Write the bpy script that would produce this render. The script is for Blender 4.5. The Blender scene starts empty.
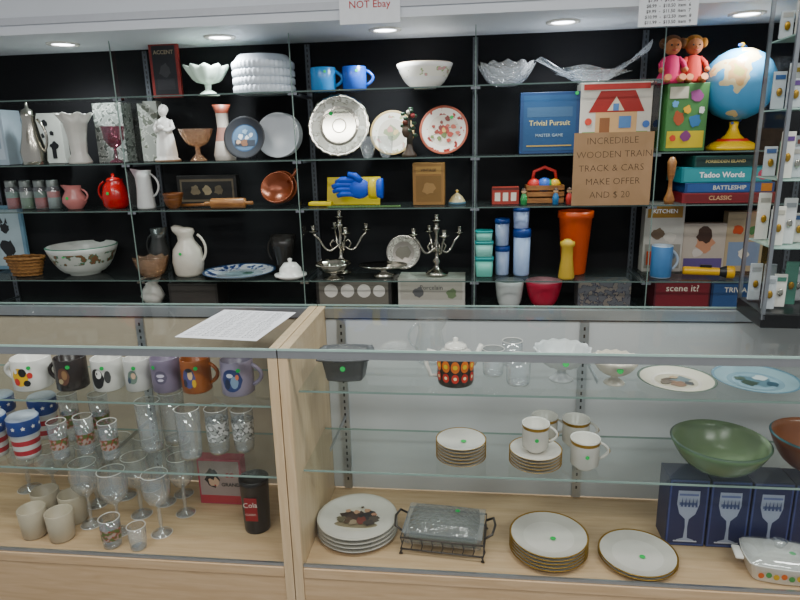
import bpy,bmesh,math,random
from math import radians,sin,cos,pi
from mathutils import Vector,Matrix
random.seed(4)
SC=bpy.context.scene
# ------------------------------------------------------------ camera
ZC=1.53;TH=radians(14.5);PS=radians(6.76);RO=.024;FP=620.
F=Vector((-sin(PS)*cos(TH),cos(PS)*cos(TH),-sin(TH)))
R0=Vector((cos(PS),sin(PS),0));U0=R0.cross(F)
R=R0*cos(RO)-U0*sin(RO);U=U0*cos(RO)+R0*sin(RO)
cd=bpy.data.cameras.new('camera');co=bpy.data.objects.new('camera',cd);SC.collection.objects.link(co)
m=Matrix.Identity(4)
for i in range(3):
    m[i][0]=R[i];m[i][1]=U[i];m[i][2]=-F[i]
m[2][3]=ZC
co.matrix_world=m
cd.sensor_width=36;cd.lens=36*FP/800;cd.clip_start=.05
SC.camera=co
# survey helper: positions along a shelf (a real plane Y,Z) measured from the photograph
class Row:
    def __init__(s,Y,Z): s.Y=Y;s.Z=Z
    def x(s,u):
        z=s.Z-ZC;k=u-400.
        return (FP*(s.Y*R.y+z*R.z)-k*(s.Y*F.y+z*F.z))/(k*F.x-FP*R.x)
    def s(s,u):
        return Vector((s.x(u),s.Y,s.Z-ZC)).dot(F)/FP
    def at(s,dy=0,dz=0): return Row(s.Y+dy,s.Z+dz)
# ------------------------------------------------------------ materials
def lin(c):
    if isinstance(c,str):
        c=c.lstrip('#');c=[int(c[i:i+2],16)/255 for i in (0,2,4)]
    v=[(x/12.92 if x<=.04045 else ((x+.055)/1.055)**2.4) for x in c]
    L=.25*v[0]+.65*v[1]+.1*v[2]
    return tuple(max(0.,min(1.,.93*(L+(x-L)*1.14))) for x in v)
_m={}
def mat(c,rough=.45,metal=0,var=.06,scale=30,emit=0):
    key=(c,rough,metal,var,scale,emit)
    if key in _m: return _m[key]
    M=bpy.data.materials.new('m_'+str(c).strip('#'));M.use_nodes=True
    nt=M.node_tree;bs=nt.nodes['Principled BSDF']
    l=lin(c)
    tc=nt.nodes.new('ShaderNodeTexCoord');nz=nt.nodes.new('ShaderNodeTexNoise');nz.inputs['Scale'].default_value=scale
    nt.links.new(tc.outputs['Object'],nz.inputs['Vector'])
    mx=nt.nodes.new('ShaderNodeMix');mx.data_type='RGBA'
    nt.links.new(nz.outputs['Fac'],mx.inputs[0])
    mx.inputs[6].default_value=tuple(x*(1-var) for x in l)+(1,)
    mx.inputs[7].default_value=tuple(min(1,x*(1+var)) for x in l)+(1,)
    nt.links.new(mx.outputs[2],bs.inputs['Base Color'])
    bs.inputs['Roughness'].default_value=rough;bs.inputs['Metallic'].default_value=metal
    if emit:
        bs.inputs['Emission Color'].default_value=l+(1,);bs.inputs['Emission Strength'].default_value=emit
    _m[key]=M;return M
def glassmat(name,tint=(.95,.97,.96),refl=.05,edge=.5,white=.0,bump=0,rough=.03,wcol=(.9,.95,1)):
    if name in _m:return _m[name]
    M=bpy.data.materials.new(name);M.use_nodes=True;nt=M.node_tree;nt.nodes.clear()
    N=nt.nodes.new;L=nt.links.new
    out=N('ShaderNodeOutputMaterial');tr=N('ShaderNodeBsdfTransparent');gl=N('ShaderNodeBsdfGlossy');df=N('ShaderNodeBsdfDiffuse')
    tr.inputs[0].default_value=tuple(tint)+(1,);gl.inputs['Roughness'].default_value=rough
    df.inputs[0].default_value=tuple(wcol)+(1,)
    lw=N('ShaderNodeLayerWeight');lw.inputs[0].default_value=.35
    mr=N('ShaderNodeMapRange');L(lw.outputs['Facing'],mr.inputs[0]);mr.inputs[3].default_value=refl;mr.inputs[4].default_value=edge
    pw=N('ShaderNodeMath');pw.operation='POWER';L(lw.outputs['Facing'],pw.inputs[0]);pw.inputs[1].default_value=2.2
    L(pw.outputs[0],mr.inputs[0])
    m1=N('ShaderNodeMixShader');m1.inputs[0].default_value=white;L(tr.outputs[0],m1.inputs[1]);L(df.outputs[0],m1.inputs[2])
    m2=N('ShaderNodeMixShader');L(mr.outputs[0],m2.inputs[0]);L(m1.outputs[0],m2.inputs[1]);L(gl.outputs[0],m2.inputs[2]);L(m2.outputs[0],out.inputs[0])
    if bump:
        tc=N('ShaderNodeTexCoord');v=N('ShaderNodeTexVoronoi');v.inputs['Scale'].default_value=bump
        L(tc.outputs['Object'],v.inputs['Vector']);b=N('ShaderNodeBump');b.inputs['Strength'].default_value=.8;b.inputs['Distance'].default_value=.01
        L(v.outputs['Distance'],b.inputs['Height']);L(b.outputs[0],gl.inputs['Normal']);L(b.outputs[0],lw.inputs['Normal'])
    _m[name]=M;return M
PANE=glassmat('pane_glass',(.95,.975,.965),.035,.25)
SHELFG=glassmat('shelf_glass',(.90,.95,.93),.05,.4,.02,wcol=(.6,.75,.7))
GLASS=glassmat('clear_glassware',(.93,.95,.95),.10,.8,.07)
STEM=glassmat('stemware_glass',(.92,.94,.94),.16,.95,.12)
CRYST=glassmat('cut_crystal',(.85,.88,.9),.3,.95,.26,bump=70,rough=.08)
AMETH=glassmat('amethyst_glass',(.35,.12,.18),.12,.6,.25,wcol=(.25,.06,.1))
AMBER=glassmat('amber_glass',(.6,.38,.22),.15,.7,.4,bump=80,wcol=(.42,.24,.12))
SMOKE=glassmat('smoke_glass',(.6,.62,.6),.12,.7,.25,bump=60,wcol=(.5,.52,.5))
GEDGE=mat('#a9c4bb',.2);GEDGE2=mat('#8fa39c',.25);SEDGE=mat('#5d6d68',.25);PEDGE=mat('#84968f',.25)
ALU=mat('#b9bcc0',.3,.9);STD=mat('#606368',.45,.7);SILV=mat('#bdb9ae',.16,1.);CHROME=mat('#a8aaad',.15,1.)
WHITE=mat('#efece6',.25);BLACK=mat('#141416',.4);GOLD=mat('#a8843c',.3,.7)
PAPER=mat('#e9ebee',.8);DOT=mat('#2fbf62',.6)
def woodmat(name,a,b,rough=.4,sc=6,axis=(1,1,14)):
    M=bpy.data.materials.new(name);M.use_nodes=True;nt=M.node_tree;bs=nt.nodes['Principled BSDF'];N=nt.nodes.new;L=nt.links.new
    tc=N('ShaderNodeTexCoord');mp=N('ShaderNodeMapping');mp.inputs['Scale'].default_value=axis
    L(tc.outputs['Object'],mp.inputs[0]);nz=N('ShaderNodeTexNoise');nz.inputs['Scale'].default_value=sc;nz.inputs['Detail'].default_value=6
    nz.inputs['Distortion'].default_value=.6
    L(mp.outputs[0],nz.inputs['Vector']);cr=N('ShaderNodeValToRGB');cr.color_ramp.elements[0].color=lin(a)+(1,);cr.color_ramp.elements[1].color=lin(b)+(1,)
    cr.color_ramp.elements[0].position=.3;cr.color_ramp.elements[1].position=.7
    L(nz.outputs['Fac'],cr.inputs[0]);L(cr.outputs[0],bs.inputs['Base Color']);bs.inputs['Roughness'].default_value=rough
    return M
MAPLE=woodmat('maple_laminate','#c9b08e','#d8c2a2',.4,5,(12,12,1.2))
MAPLEH=woodmat('maple_deck','#bda180','#ceb494',.4,5,(1.2,14,14))
DWOOD=woodmat('dark_wood','#4a2a17','#80502c',.35,8,(3,3,12))
RWOOD=woodmat('rolling_pin_wood','#7a5030','#a07044',.4,8,(2,12,12))
CARD=woodmat('cardboard','#a08262','#ad8d6e',.85,10,(1,1,1))
WICK=woodmat('wicker','#5b3a20','#a87c4a',.7,60,(1,1,4))
def voro(name,base,cols,scale=40,thr=.3,rough=.3):
    M=bpy.data.materials.new(name);M.use_nodes=True;nt=M.node_tree;bs=nt.nodes['Principled BSDF'];N=nt.nodes.new;L=nt.links.new
    tc=N('ShaderNodeTexCoord');v=N('ShaderNodeTexNoise');v.inputs['Scale'].default_value=scale;v.inputs['Detail'].default_value=3
    L(tc.outputs['Object'],v.inputs['Vector']);cr=N('ShaderNodeValToRGB');cr.color_ramp.interpolation='CONSTANT'
    e=cr.color_ramp.elements;e[0].position=0;e[0].color=lin(base)+(1,);e[1].position=thr;e[1].color=lin(cols[0])+(1,)
    for i,c in enumerate(cols[1:]):
        n=e.new(min(.99,thr+.045*(i+1)));n.color=lin(c)+(1,)
    L(v.outputs['Fac'],cr.inputs[0]);L(cr.outputs[0],bs.inputs['Base Color']);bs.inputs['Roughness'].default_value=rough
    return M
GLOBE=voro('globe_map','#5a9cc8',['#d9c9a0','#cfa878','#b7b070','#d8b888'],4.6,.53,.25)
REDFL=voro('red_floral','#ece6da',['#b03a30','#7a2a22'],30,.56)
BLUEFL=voro('blue_floral','#d6dce0',['#4668a0','#2a3f70'],34,.52)
PINKFL=voro('pink_floral','#ece8dc',['#9db07a','#d49aa0'],30,.56)
# ------------------------------------------------------------ mesh builder
I4=Matrix.Identity(4)
def T(x,y,z): return Matrix.Translation((x,y,z))
def RX(a): return Matrix.Rotation(radians(a),4,'X')
def RY(a): return Matrix.Rotation(radians(a),4,'Y')
def RZ(a): return Matrix.Rotation(radians(a),4,'Z')
class B:
    def __init__(s): s.bm=bmesh.new();s.mats=[]
    def mi(s,m):
        if isinstance(m,str): m=mat(m)
        if m not in s.mats: s.mats.append(m)
        return s.mats.index(m)
    def face(s,vs,mi,sm=False):
        try:
            f=s.bm.faces.new(vs);f.material_index=mi;f.smooth=sm;return f
        except ValueError: pass
    def lathe(s,prof,m,seg=28,M=I4,fn=None,mats=None,sx=1,sy=1,smooth=True):
        mi=s.mi(m);ms=[s.mi(q) if q else mi for q in mats] if mats else None
        rings=[];n=len(prof)
        for i,(r,z) in enumerate(prof):
            if r<1e-6: rings.append([s.bm.verts.new(M@Vector((0,0,z)))]);continue
            ring=[]
            for j in range(seg):
                a=2*pi*j/seg;rr,zz=r,z
                if fn: rr,zz=fn(r,z,a,i/(n-1))
                ring.append(s.bm.verts.new(M@Vector((rr*cos(a)*sx,rr*sin(a)*sy,zz))))
            rings.append(ring)
        for i in range(n-1):
            a,b=rings[i],rings[i+1];k=ms[i] if ms else mi
            if len(a)==1 and len(b)==1: continue
            for j in range(seg):
                j2=(j+1)%seg
                if len(a)==1: s.face([a[0],b[j],b[j2]],k,smooth)
                elif len(b)==1: s.face([a[j],a[j2],b[0]],k,smooth)
                else: s.face([a[j],a[j2],b[j2],b[j]],k,smooth)
        return s
    def box(s,c,d,m,M=I4,bev=0):
        mi=s.mi(m);r=bmesh.ops.create_cube(s.bm,size=1)
        for v in r['verts']: v.co=Vector((v.co.x*d[0],v.co.y*d[1],v.co.z*d[2]))+Vector(c)
        fs=set(f for v in r['verts'] for f in v.link_faces)
        for f in fs: f.material_index=mi
        vs=r['verts']
        if bev:
            es=list(set(e for v in vs for e in v.link_edges))
            q=bmesh.ops.bevel(s.bm,geom=es,offset=bev,segments=2,affect='EDGES',profile=.5)
            vs=list(set(v for f in q['faces'] for v in f.verts)|set(v for v in vs if v.is_valid))
            for f in q['faces']: f.material_index=mi
        for v in vs: v.co=M@v.co
        return s
    def tube(s,pts,r,m,seg=8,closed=False):
        mi=s.mi(m);P=[Vector(p) for p in pts];n=len(P);rs=r if isinstance(r,(list,tuple)) else [r]*n
        rings=[];prev=None
        for i in range(n):
            if closed: t=(P[(i+1)%n]-P[i-1])
            else: t=P[min(i+1,n-1)]-P[max(i-1,0)]
            t.normalize()
            if prev is None:
                a=Vector((0,0,1)) if abs(t.z)<.9 else Vector((1,0,0));nn=t.cross(a).normalized()
            else:
                nn=prev-t*prev.dot(t)
                if nn.length<1e-6: nn=t.orthogonal()
                nn.normalize()
            prev=nn;bb=t.cross(nn)
            rings.append([s.bm.verts.new(P[i]+(nn*cos(2*pi*j/seg)+bb*sin(2*pi*j/seg))*rs[i]) for j in range(seg)])
        for i in range(n if closed else n-1):
            a,b=rings[i],rings[(i+1)%n]
            for j in range(seg): s.face([a[j],a[(j+1)%seg],b[(j+1)%seg],b[j]],mi,True)
        if not closed:
            s.face(rings[0][::-1],mi);s.face(rings[-1],mi)
        return s
    def ball(s,c,r,m,seg=16,M=I4):
        if not isinstance(r,(list,tuple)): r=(r,r,r)
        prof=[(max(0,sin(pi*i/10)) if 0<i<10 else 0,-cos(pi*i/10)) for i in range(11)]
        return s.lathe(prof,m,seg,M@T(*c)@Matrix.Diagonal((r[0],r[1],r[2],1)))
    def poly(s,pts,m,M=I4):
        s.face([s.bm.verts.new(M@Vector((p[0],p[1],p[2] if len(p)>2 else 0))) for p in pts],s.mi(m));return s
    def disc(s,cx,cy,r,m,M=I4,n=18,ry=None,jit=0):
        ry=ry or r
        return s.poly([(cx+cos(2*pi*i/n)*r*(1+random.uniform(-jit,jit)),cy+sin(2*pi*i/n)*ry*(1+random.uniform(-jit,jit))) for i in range(n)],m,M)
    def text(s,t,size,m,M=I4,bold=0):
        cu=bpy.data.curves.new('t','FONT');cu.body=t;cu.size=size;cu.align_x='CENTER';cu.align_y='CENTER';cu.resolution_u=2;cu.offset=bold
        o=bpy.data.objects.new('t',cu);SC.collection.objects.link(o)
        dg=bpy.context.evaluated_depsgraph_get();dg.update()
        me=bpy.data.meshes.new_from_object(o.evaluated_get(dg))
        mi=s.mi(m)
        vs=[s.bm.verts.new(M@v.co) for v in me.vertices]
        for p in me.polygons: s.face([vs[i] for i in p.vertices],mi)
        bpy.data.objects.remove(o);bpy.data.curves.remove(cu);bpy.data.meshes.remove(me)
        return s
    def done(s,name,loc=(0,0,0),rz=0,norm=True):
        if norm: bmesh.ops.recalc_face_normals(s.bm,faces=[f for f in s.bm.faces])
        me=bpy.data.meshes.new(name);s.bm.to_mesh(me);s.bm.free()
        for q in s.mats: me.materials.append(q)
        o=bpy.data.objects.new(name,me);SC.collection.objects.link(o);o.location=loc;o.rotation_euler=(0,0,radians(rz));return o
def FR(y): return T(0,y,0)@RX(90)
def art(b,M,W,H,items):
    e=.0006
    for it in items:
        Q=M@T(0,0,e);e+=.0004 if len(items)<20 else .00015;k=it[0]
        if k=='r': b.poly([((it[1]-.5)*W,it[2]*H),((it[3]-.5)*W,it[2]*H),((it[3]-.5)*W,it[4]*H),((it[1]-.5)*W,it[4]*H)],it[5],Q)
        elif k=='c': b.disc((it[1]-.5)*W,it[2]*H,it[3]*W,it[4],Q)
        elif k=='e': b.disc((it[1]-.5)*W,it[2]*H,it[3]*W,it[5],Q,ry=it[4]*H)
        elif k=='b': b.disc((it[1]-.5)*W,it[2]*H,it[3]*W,it[4],Q,jit=.3,n=14)
        elif k=='p': b.poly([((x-.5)*W,y*H) for x,y in it[1]],it[2],Q)
        elif k=='t': b.text(it[1],it[4]*H,it[5],Q@T((it[2]-.5)*W,it[3]*H,0),.0004 if len(it)<7 else it[6])
VS=1.035
def pbox(name,row,u0,u1,h,depth,col,items=(),rz=0,bev=.002):
    uc=(u0+u1)/2;s=row.s(uc);W=(u1-u0)*s;H=h*s*VS
    b=B();b.box((0,0,H/2),(W,depth,H),col,bev=bev)
    art(b,FR(-depth/2),W,H,items)
    return b.done(name,(row.x(uc),row.Y,row.Z),rz)
def mug(name,row,u,w,h,col,hang=0,inner=None,items=(),band=None,taper=1.,dot=0):
    s=row.s(u);r=w*s/2;H=h*s*VS;b=B()
    prof=[(0,0),(r*.9*taper,0),(r*taper,.04*H),(r*(taper+1)/2,.5*H),(r,.98*H),(r*.97,H),(r*.92,.98*H),(r*.88*taper,.1*H),(0,.07*H)]
    inn=inner or col
    b.lathe(prof,col,28,mats=[None,None,band,band,None,None,inn,inn] if band else [None]*6+[inn,inn])
    pts=[(r*.93+ r*.62*sin(pi*t/8)**.8,0,H*(.84-.62*t/8)) for t in range(9)]
    Q=RZ(hang);b.tube([Q@Vector(p) for p in pts],r*.13,col)
    lay=0
    for (a,z,da,dz,c) in items:
        lay+=1
        n=8;rr=r*1.006+.0005+.0003*lay;k=b.mi(c);top=[];bot=[]
        for i in range(n+1):
            t=i/n;an=radians(a-da+2*da*t);hh=dz*H*max(.05,math.sqrt(max(0,1-(2*t-1)**2)))
            for L_,sg in ((bot,-1),(top,1)): L_.append(b.bm.verts.new((rr*cos(an),rr*sin(an),z*H+sg*hh)))
        for i in range(n): b.face([bot[i],bot[i+1],top[i+1],top[i]],k,True)
    if dot: b.disc(0,0,.0065,DOT,RZ(dot)@T(0,-r*1.0-.003,H*.8)@RX(90))
    return b.done(name,(row.x(u),row.Y,row.Z))
def tumbler(name,row,u,w,h,m=GLASS,taper=.75,items=()):
    s=row.s(u);r=w*s/2;H=h*s*VS;b=B()
    b.lathe([(0,.0),(r*taper,0),(r*(taper+.08),.08*H),(r,H),(r*.96,H)],m,24)
    b.tube([(r*.98*cos(pi*k/12),r*.98*sin(pi*k/12),H) for k in range(24)],.0011,WHITE,5,True)
    b.lathe([(0,.003),(r*taper*.9,.003),(r*(taper+.02),.05*H),(0,.055*H)],m,24)
    for (z0,z1,c) in items:
        f=lambda z:r*(taper+.08+(1-taper-.08)*(z-.08)/.92)+.0008
        b.lathe([(f(z0),z0*H),(f(z1),z1*H)],c,24)
    return b.done(name,(row.x(u),row.Y,row.Z))
def goblet(name,row,u,w,h,m=STEM,Y=None,foot=.72):
    if Y: row=Row(Y,row.Z)
    s=row.s(u);r=w*s/2;H=h*s*VS;b=B()
    b.lathe([(0,0),(r*foot,0),(r*foot*.98,.015*H),(r*.2,.05*H),(r*.1,.12*H),(r*.16,.25*H),(r*.09,.38*H),(r*.14,.46*H),(r*.55,.53*H),(r*.92,.66*H),(r*.98,.8*H),(r*.88,H)],m,24)
    b.tube([(r*.88*cos(pi*k/12),r*.88*sin(pi*k/12),H) for k in range(24)],.0012,WHITE,5,True)
    b.tube([(r*foot*cos(pi*k/12),r*foot*sin(pi*k/12),.0013) for k in range(24)],.0011,WHITE,5,True)
    return b.done(name,(row.x(u),row.Y,row.Z))
def plateprof(R,d=1,rw=.93): return [(0,0),(.52*R,0),(.58*R,.02*R*d),(.96*R,.12*R*d),(R,.14*R*d),(.985*R,.15*R*d),(rw*R,.133*R*d),(.64*R,.045*R*d),(0,.035*R*d)]
def plates(name,row,u,w,n=1,col=WHITE,rim=None,gap=.075,items=(),rim2=None,d=1,dot=False,rw=.93,edge=None):
    s=row.s(u);R_=w*s/2;b=B()
    for i in range(n):
        b.lathe(plateprof(R_,d,rw),col,44,T(0,0,i*gap*R_),mats=[None,None,None,edge,edge or rim,rim,rim2,None])
    z=(n-1)*gap*R_+.038*R_*d
    art(b,T(0,0,z),2*R_,2*R_,items)
    if dot: b.disc(.1*R_,-.1*R_,.009,DOT,T(0,0,z+.004))
    return b.done(name,(row.x(u),row.Y,row.Z))
def plate_up(name,row,u,w,n=1,col=WHITE,rim=None,rim2=None,items=(),gap=.02,stand=True,tilt=76,center=None,fn=None):
    s=row.s(u);R_=w*s/2;b=B()
    for i in range(n):
        Q=T(0,i*gap,R_*sin(radians(tilt))+.004)@RX(tilt)
        b.lathe(plateprof(R_,1,.9),col,72,Q,mats=[None,None,None,rim,rim,rim,rim2,center],fn=fn)
    Q=T(0,0,R_*sin(radians(tilt))+.004)@RX(tilt)@T(0,0,.04*R_)
    art(b,Q,2*R_,2*R_,items)
    if stand:
        for sx in(-1,1):
            b.tube([(sx*R_*.35,-.03,.03),(sx*R_*.35,-.035,.006),(sx*R_*.35,.03,.004),(sx*R_*.2,.09,.004)],.002,BLACK,6)
            b.tube([(sx*R_*.2,.09,.004),(sx*R_*.12,.055,R_*1.2)],.002,BLACK,6)
        b.tube([(-R_*.35,.03,.004),(R_*.35,.03,.004)],.002,BLACK,6)
    return b.done(name,(row.x(u),row.Y,row.Z))
def bowl(name,row,u,w,h,col=WHITE,foot=.4,inner=None,fn=None,seg=40,rim=None,stemh=0,footr=None,outer2=None,smooth=True,single=False,dot=False):
    s=row.s(u);r=w*s/2;H=h*s*VS;b=B();f=foot*r;z0=stemh*H;fr=(footr or foot)*r
    base=[(0,0),(fr,0),(fr*.95,.03*H+.001),(f*.45,z0*.5+.002),(f*.5,z0*.95+.003)] if stemh else [(0,0),(f,0),(f,.04*H)]
    q=H-z0
    out=[(f+(r-f)*t**.6,z0+q*(.06+.94*t**1.3)) for t in (.12,.3,.5,.7,.85,1)]
    inn=[(x*.955,z+.004) for x,z in out[::-1]]+[(0,z0+q*.09+.004)]
    if single: inn=[]
    prof=base+out+inn
    ms=[None]*(len(base)+len(out)-1)+[rim]+[inner]*(len(inn)-1) if inn else None
    if ms and outer2: 
        ms[len(base)+2]=outer2;ms[len(base)+3]=outer2
    b.lathe(prof,col,seg,fn=fn,mats=ms,smooth=smooth)
    if dot: b.disc(0,0,.009,DOT,T(0,-r*.93,H*.8)@RX(75))
    return b.done(name,(row.x(u),row.Y,row.Z))
def vessel(name,row,u,w,h,prof,col,mats=None,handle=None,spout=None,lid=None,seg=28,fn=None,hr=.08,dot=False,rz=0):
    s=row.s(u);r=w*s/2;H=h*s*VS;b=B()
    def f(rr,z,a,t):
        if fn: rr,z=fn(rr,z,a,t)
        if spout is not None and z>H*.72:
            k=max(0,cos(a-radians(spout)))**8
            rr+=r*.45*k*(z/H-.72)/.28;z+=H*.05*k*(z/H-.72)/.28
        return rr,z
    b.lathe([(x*r,z*H) for x,z in prof],col,seg,fn=f,mats=mats)
    if handle is not None:
        a,z1,z2,ex,r1=handle
        pts=[((r1+(ex)*sin(pi*t/8)**.7)*r,0,H*(z1+(z2-z1)*t/8)) for t in range(9)]
        Q=RZ(a);b.tube([Q@Vector(p) for p in pts],r*hr,col)
    if lid: b.lathe([(x*r,z*H) for x,z in lid[0]],lid[1],seg)
    if dot: b.disc(0,0,.008,DOT,T(0,-r*1.01,H*.5)@RX(90))
    return b.done(name,(row.x(u),row.Y,row.Z),rz)
# ------------------------------------------------------------ room shell
YF,YB=2.98,3.32
b=B();b.box((0,.9,-.02),(7.6,5.0,.04),mat('#8c8a86',.7,0,.15,8));b.done('floor')
b=B();b.box((0,YB+.05,1.4),(7.6,.1,2.8),mat('#050509',.95,0,.2,5));b.done('wall_back')
b=B();b.box((0,.95,2.83),(7.6,4.9,.06),mat('#e4e4e2',.9));b.done('ceiling')
b=B()
b.box((0,3.04,2.41),(7.6,.56,.78),mat('#d6dae0',.5,0,.03,4))
b.box((0,2.757,2.075),(7.6,.012,.03),mat('#bfc2c8',.4));b.done('trim_soffit')
SR=Row(3.03,2.02)
for i,u in enumerate((63,220,385,563,747)):
    x=SR.x(u)
    b=B();b.lathe([(.075,.0),(.075,-.006),(.055,-.008),(.05,0)],WHITE,28)
    b.lathe([(0,-.003),(.052,-.003)],mat('#f4f8ff',.5,0,0,1,18),24);b.done('recessed_light',(x,3.03,2.02))
    l=bpy.data.lights.new('spot','SPOT');l.energy=40;l.spot_size=radians(150);l.spot_blend=.8;l.shadow_soft_size=.05;l.color=(.93,.97,1)
    o=bpy.data.objects.new('recessed_lamp',l);SC.collection.objects.link(o);o.location=(x,3.0,2.0)
pr=Row(YF,1.4)
PX=[pr.x(u) for u in (-52,126,297,475,656,838)]
for i,x in enumerate(PX):
    b=B();b.poly([(x,YF,.4),(x,YB-.01,.4),(x,YB-.01,2.015),(x,YF,2.015)],PANE)
    b.box((x,YF,1.21),(.004,.004,1.61),PEDGE)
    b.done('glass_partition',norm=False)
    b=B();b.box((0,0,0),(.026,.012,1.6),STD)
    for k in range(64): b.box((0,-.0065,-.78+k*.025),(.006,.001,.014),BLACK)
    b.done('shelf_standard',(x,YB-.007,1.21))
ZS=[1.763,1.448,1.213,.853,.69]
for k,z in enumerate(ZS):
    for i in range(5):
        if k==0 and i==4: continue
        x0,x1=PX[i]+.006,PX[i+1]-.006
        b=B();b.poly([(x0,YF,z),(x1,YF,z),(x1,YB-.015,z),(x0,YB-.015,z)],SHELFG)
        b.box(((x0+x1)/2,YF,z-.004),(x1-x0,.003,.006),SEDGE)
        for xx in (x0+.004,x1-.004):
            b.box((xx,YF+.02,z-.012),(.022,.03,.014),CHROME)
            b.box((xx,YB-.16,z-.014),(.005,.29,.012),STD)
        b.done('glass_shelf',norm=False)
# ------------------------------------------------------------ WALL SHELF ROWS
W1,W2,W3,W4,W5=[Row(3.13,z+.0008) for z in ZS]
pbox('framed_picture',W1.at(.05),154,184,50,.02,'#7a2420',[('r',.1,.06,.9,.94,'#17181c'),('r',.2,.15,.8,.35,'#26262a'),('t','ACCENT',.5,.82,.1,'#a89a80'),('b',.5,.5,.2,'#3b3a3c')],bev=.003)
bowl('milk_glass_compote',W1,209,42,26,mat('#c9dccb',.2),.3,stemh=.4,footr=.5,fn=lambda r,z,a,t:(r*(1+.09*cos(10*a)*min(1,z/.05)*(z>.05)),z+(.006*cos(10*a) if z>.08 else 0)))
b=B();cw_=mat('#d8dfe6',.25)
for i in range(4):
    b.lathe([(0,i*.037),(.140,i*.037),(.150,i*.037+.008),(.150,i*.037+.030),(.145,i*.037+.037),(0,i*.037+.037)],cw_,160,fn=lambda r,z,a,t:(r*(1+.02*cos(40*a)*(r>.142)),z))
b.lathe([(.145,.148),(.12,.178),(0,.183)],cw_,48);b.done('ribbed_cake_carrier',(W1.x(264),3.15,W1.Z))
mug('coffee_mug',W1,324,25,22,mat('#357ab4',.25),0,dot=20)
mug('coffee_mug',W1,355,24,22,mat('#22489a',.25),0,dot=20)
bowl('white_bowl',W1,425,56,22,WHITE,.4,rim=mat('#c9b8a0'),outer2=PINKFL)
bowl('cut_crystal_bowl',W1,506,56,20,CRYST,.4,single=True,fn=lambda r,z,a,t:(r*(1+.06*cos(12*a)*t),z+.008*cos(12*a)*t),smooth=False)
s=W1.s(592);b=B();Lh=112*s/2
def cf(r,z,a,t):
    e=abs(cos(a))**3
    return r,z+e*t*t*(.085+.025*cos(a))+.012*cos(7*a)*t*t
b.lathe([(0,.001),(.05,.001),(.08,.012),(.11,.03),(.15,.045),(.2,.06)],CRYST,56,fn=cf,sx=Lh/.2,sy=.62,smooth=False)
b.lathe([(.045,0),(.07,.018),(.1,.034),(.14,.05)],CRYST,40,fn=lambda r,z,a,t:(r*(1+.08*cos(9*a)*t),z),sx=1.2,sy=.7,smooth=False)
b.done('crystal_centerpiece_bowl',(W1.x(592),3.14,W1.Z))
# shelf 2
pbox('pale_storage_box',W2.at(.02),-6,20,50,.14,'#9caab4',[('r',.1,.1,.9,.9,'#b4c0c8'),('r',.2,.3,.8,.5,'#8c9aa6'),('b',.5,.7,.15,'#d0d8dc')])
vessel('silver_coffee_pot',W2.at(-.05),36,25,58,[(0,0),(.95,0),(.9,.06),(.98,.2),(.7,.45),(.5,.7),(.56,.78)],SILV,handle=(0,.72,.15,.6,.7),spout=180,lid=([(.58,.78),(.5,.86),(.15,.9),(.12,.97),(0,1)],SILV),hr=.1)
pbox('silhouette_print_box',W2.at(.13),38,70,46,.05,'#b8b9b2',[('b',.3,.3,.12,BLACK),('b',.35,.55,.08,BLACK),('b',.7,.35,.13,BLACK),('b',.68,.6,.07,BLACK),('r',.25,.1,.4,.3,BLACK),('r',.62,.1,.76,.3,BLACK),('b',.5,.8,.1,BLACK)])
vessel('ruffled_milk_glass_vase',W2.at(-.05),81,36,46,[(0,0),(.6,0),(.62,.04),(.42,.2),(.45,.5),(.6,.8),(.95,1),(.9,.98),(.5,.75),(.0,.3)],mat('#d0cec6',.3),fn=lambda r,z,a,t:(r*(1+.06*cos(8*a)*(z>.1)),z+.006*cos(8*a)*(z>.15)),seg=48)
pbox('patterned_gift_box',W2.at(.1),104,134,54,.1,voro('grey_pattern','#7f847f',['#b6b8b2','#4f544f'],45,.5,.6),[])
vessel('amethyst_goblet',W2.at(-.09),117,22,34,[(0,0),(.6,0),(.55,.05),(.15,.12),(.12,.4),(.5,.48),(.85,.65),(.9,.85),(1,1)],AMETH)
pbox('gift_box',W2.at(.1),146,166,55,.06,voro('box_floral','#94968f',['#b8b8b0','#686a60'],25,.52,.6),[])
b=B()
b.lathe([(0,0),(.06,0),(.062,.012),(.05,.02),(.052,.03),(.045,.1),(.034,.16),(.037,.185),(.03,.205),(.012,.215),(.011,.225)],WHITE,36,sy=.75,fn=lambda r,z,a,t:(r*(1+.07*cos(9*a)*(z<.14)),z))
b.ball((0,-.002,.245),(.021,.023,.027),WHITE);b.ball((0,.008,.255),(.024,.022,.024),WHITE);b.ball((0,-.024,.243),(.004,.006,.005),WHITE)
for sx in(-1,1): b.tube([(sx*.032,0,.198),(sx*.048,-.008,.165),(sx*.03,-.035,.15),(sx*.004,-.045,.158)],[.012,.011,.009,.007],WHITE,10)
b.ball((0,-.045,.165),(.02,.014,.014),WHITE);b.lathe([(0,0),(.066,0),(.066,.01),(0,.011)],mat('#7d6550'),24,sy=.8)
b.done('porcelain_lady_figurine',(W2.x(173),3.08,W2.Z))
bowl('amber_glass_compote',W2.at(-.05),199,33,30,AMBER,.3,stemh=.45,footr=.5,single=True,fn=lambda r,z,a,t:(r*(1+.04*cos(10*a)),z))
vessel('tall_white_vase',W2.at(-.02),226,22,51,[(0,0),(.9,0),(1,.1),(.75,.35),(.5,.6),(.55,.85),(.8,1),(.7,.99),(.4,.85),(0,.4)],mat('#d5cdc3',.3),mats=[None,None,None,mat('#a87c70'),None,mat('#8c4a3a'),None,None,None])
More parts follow.
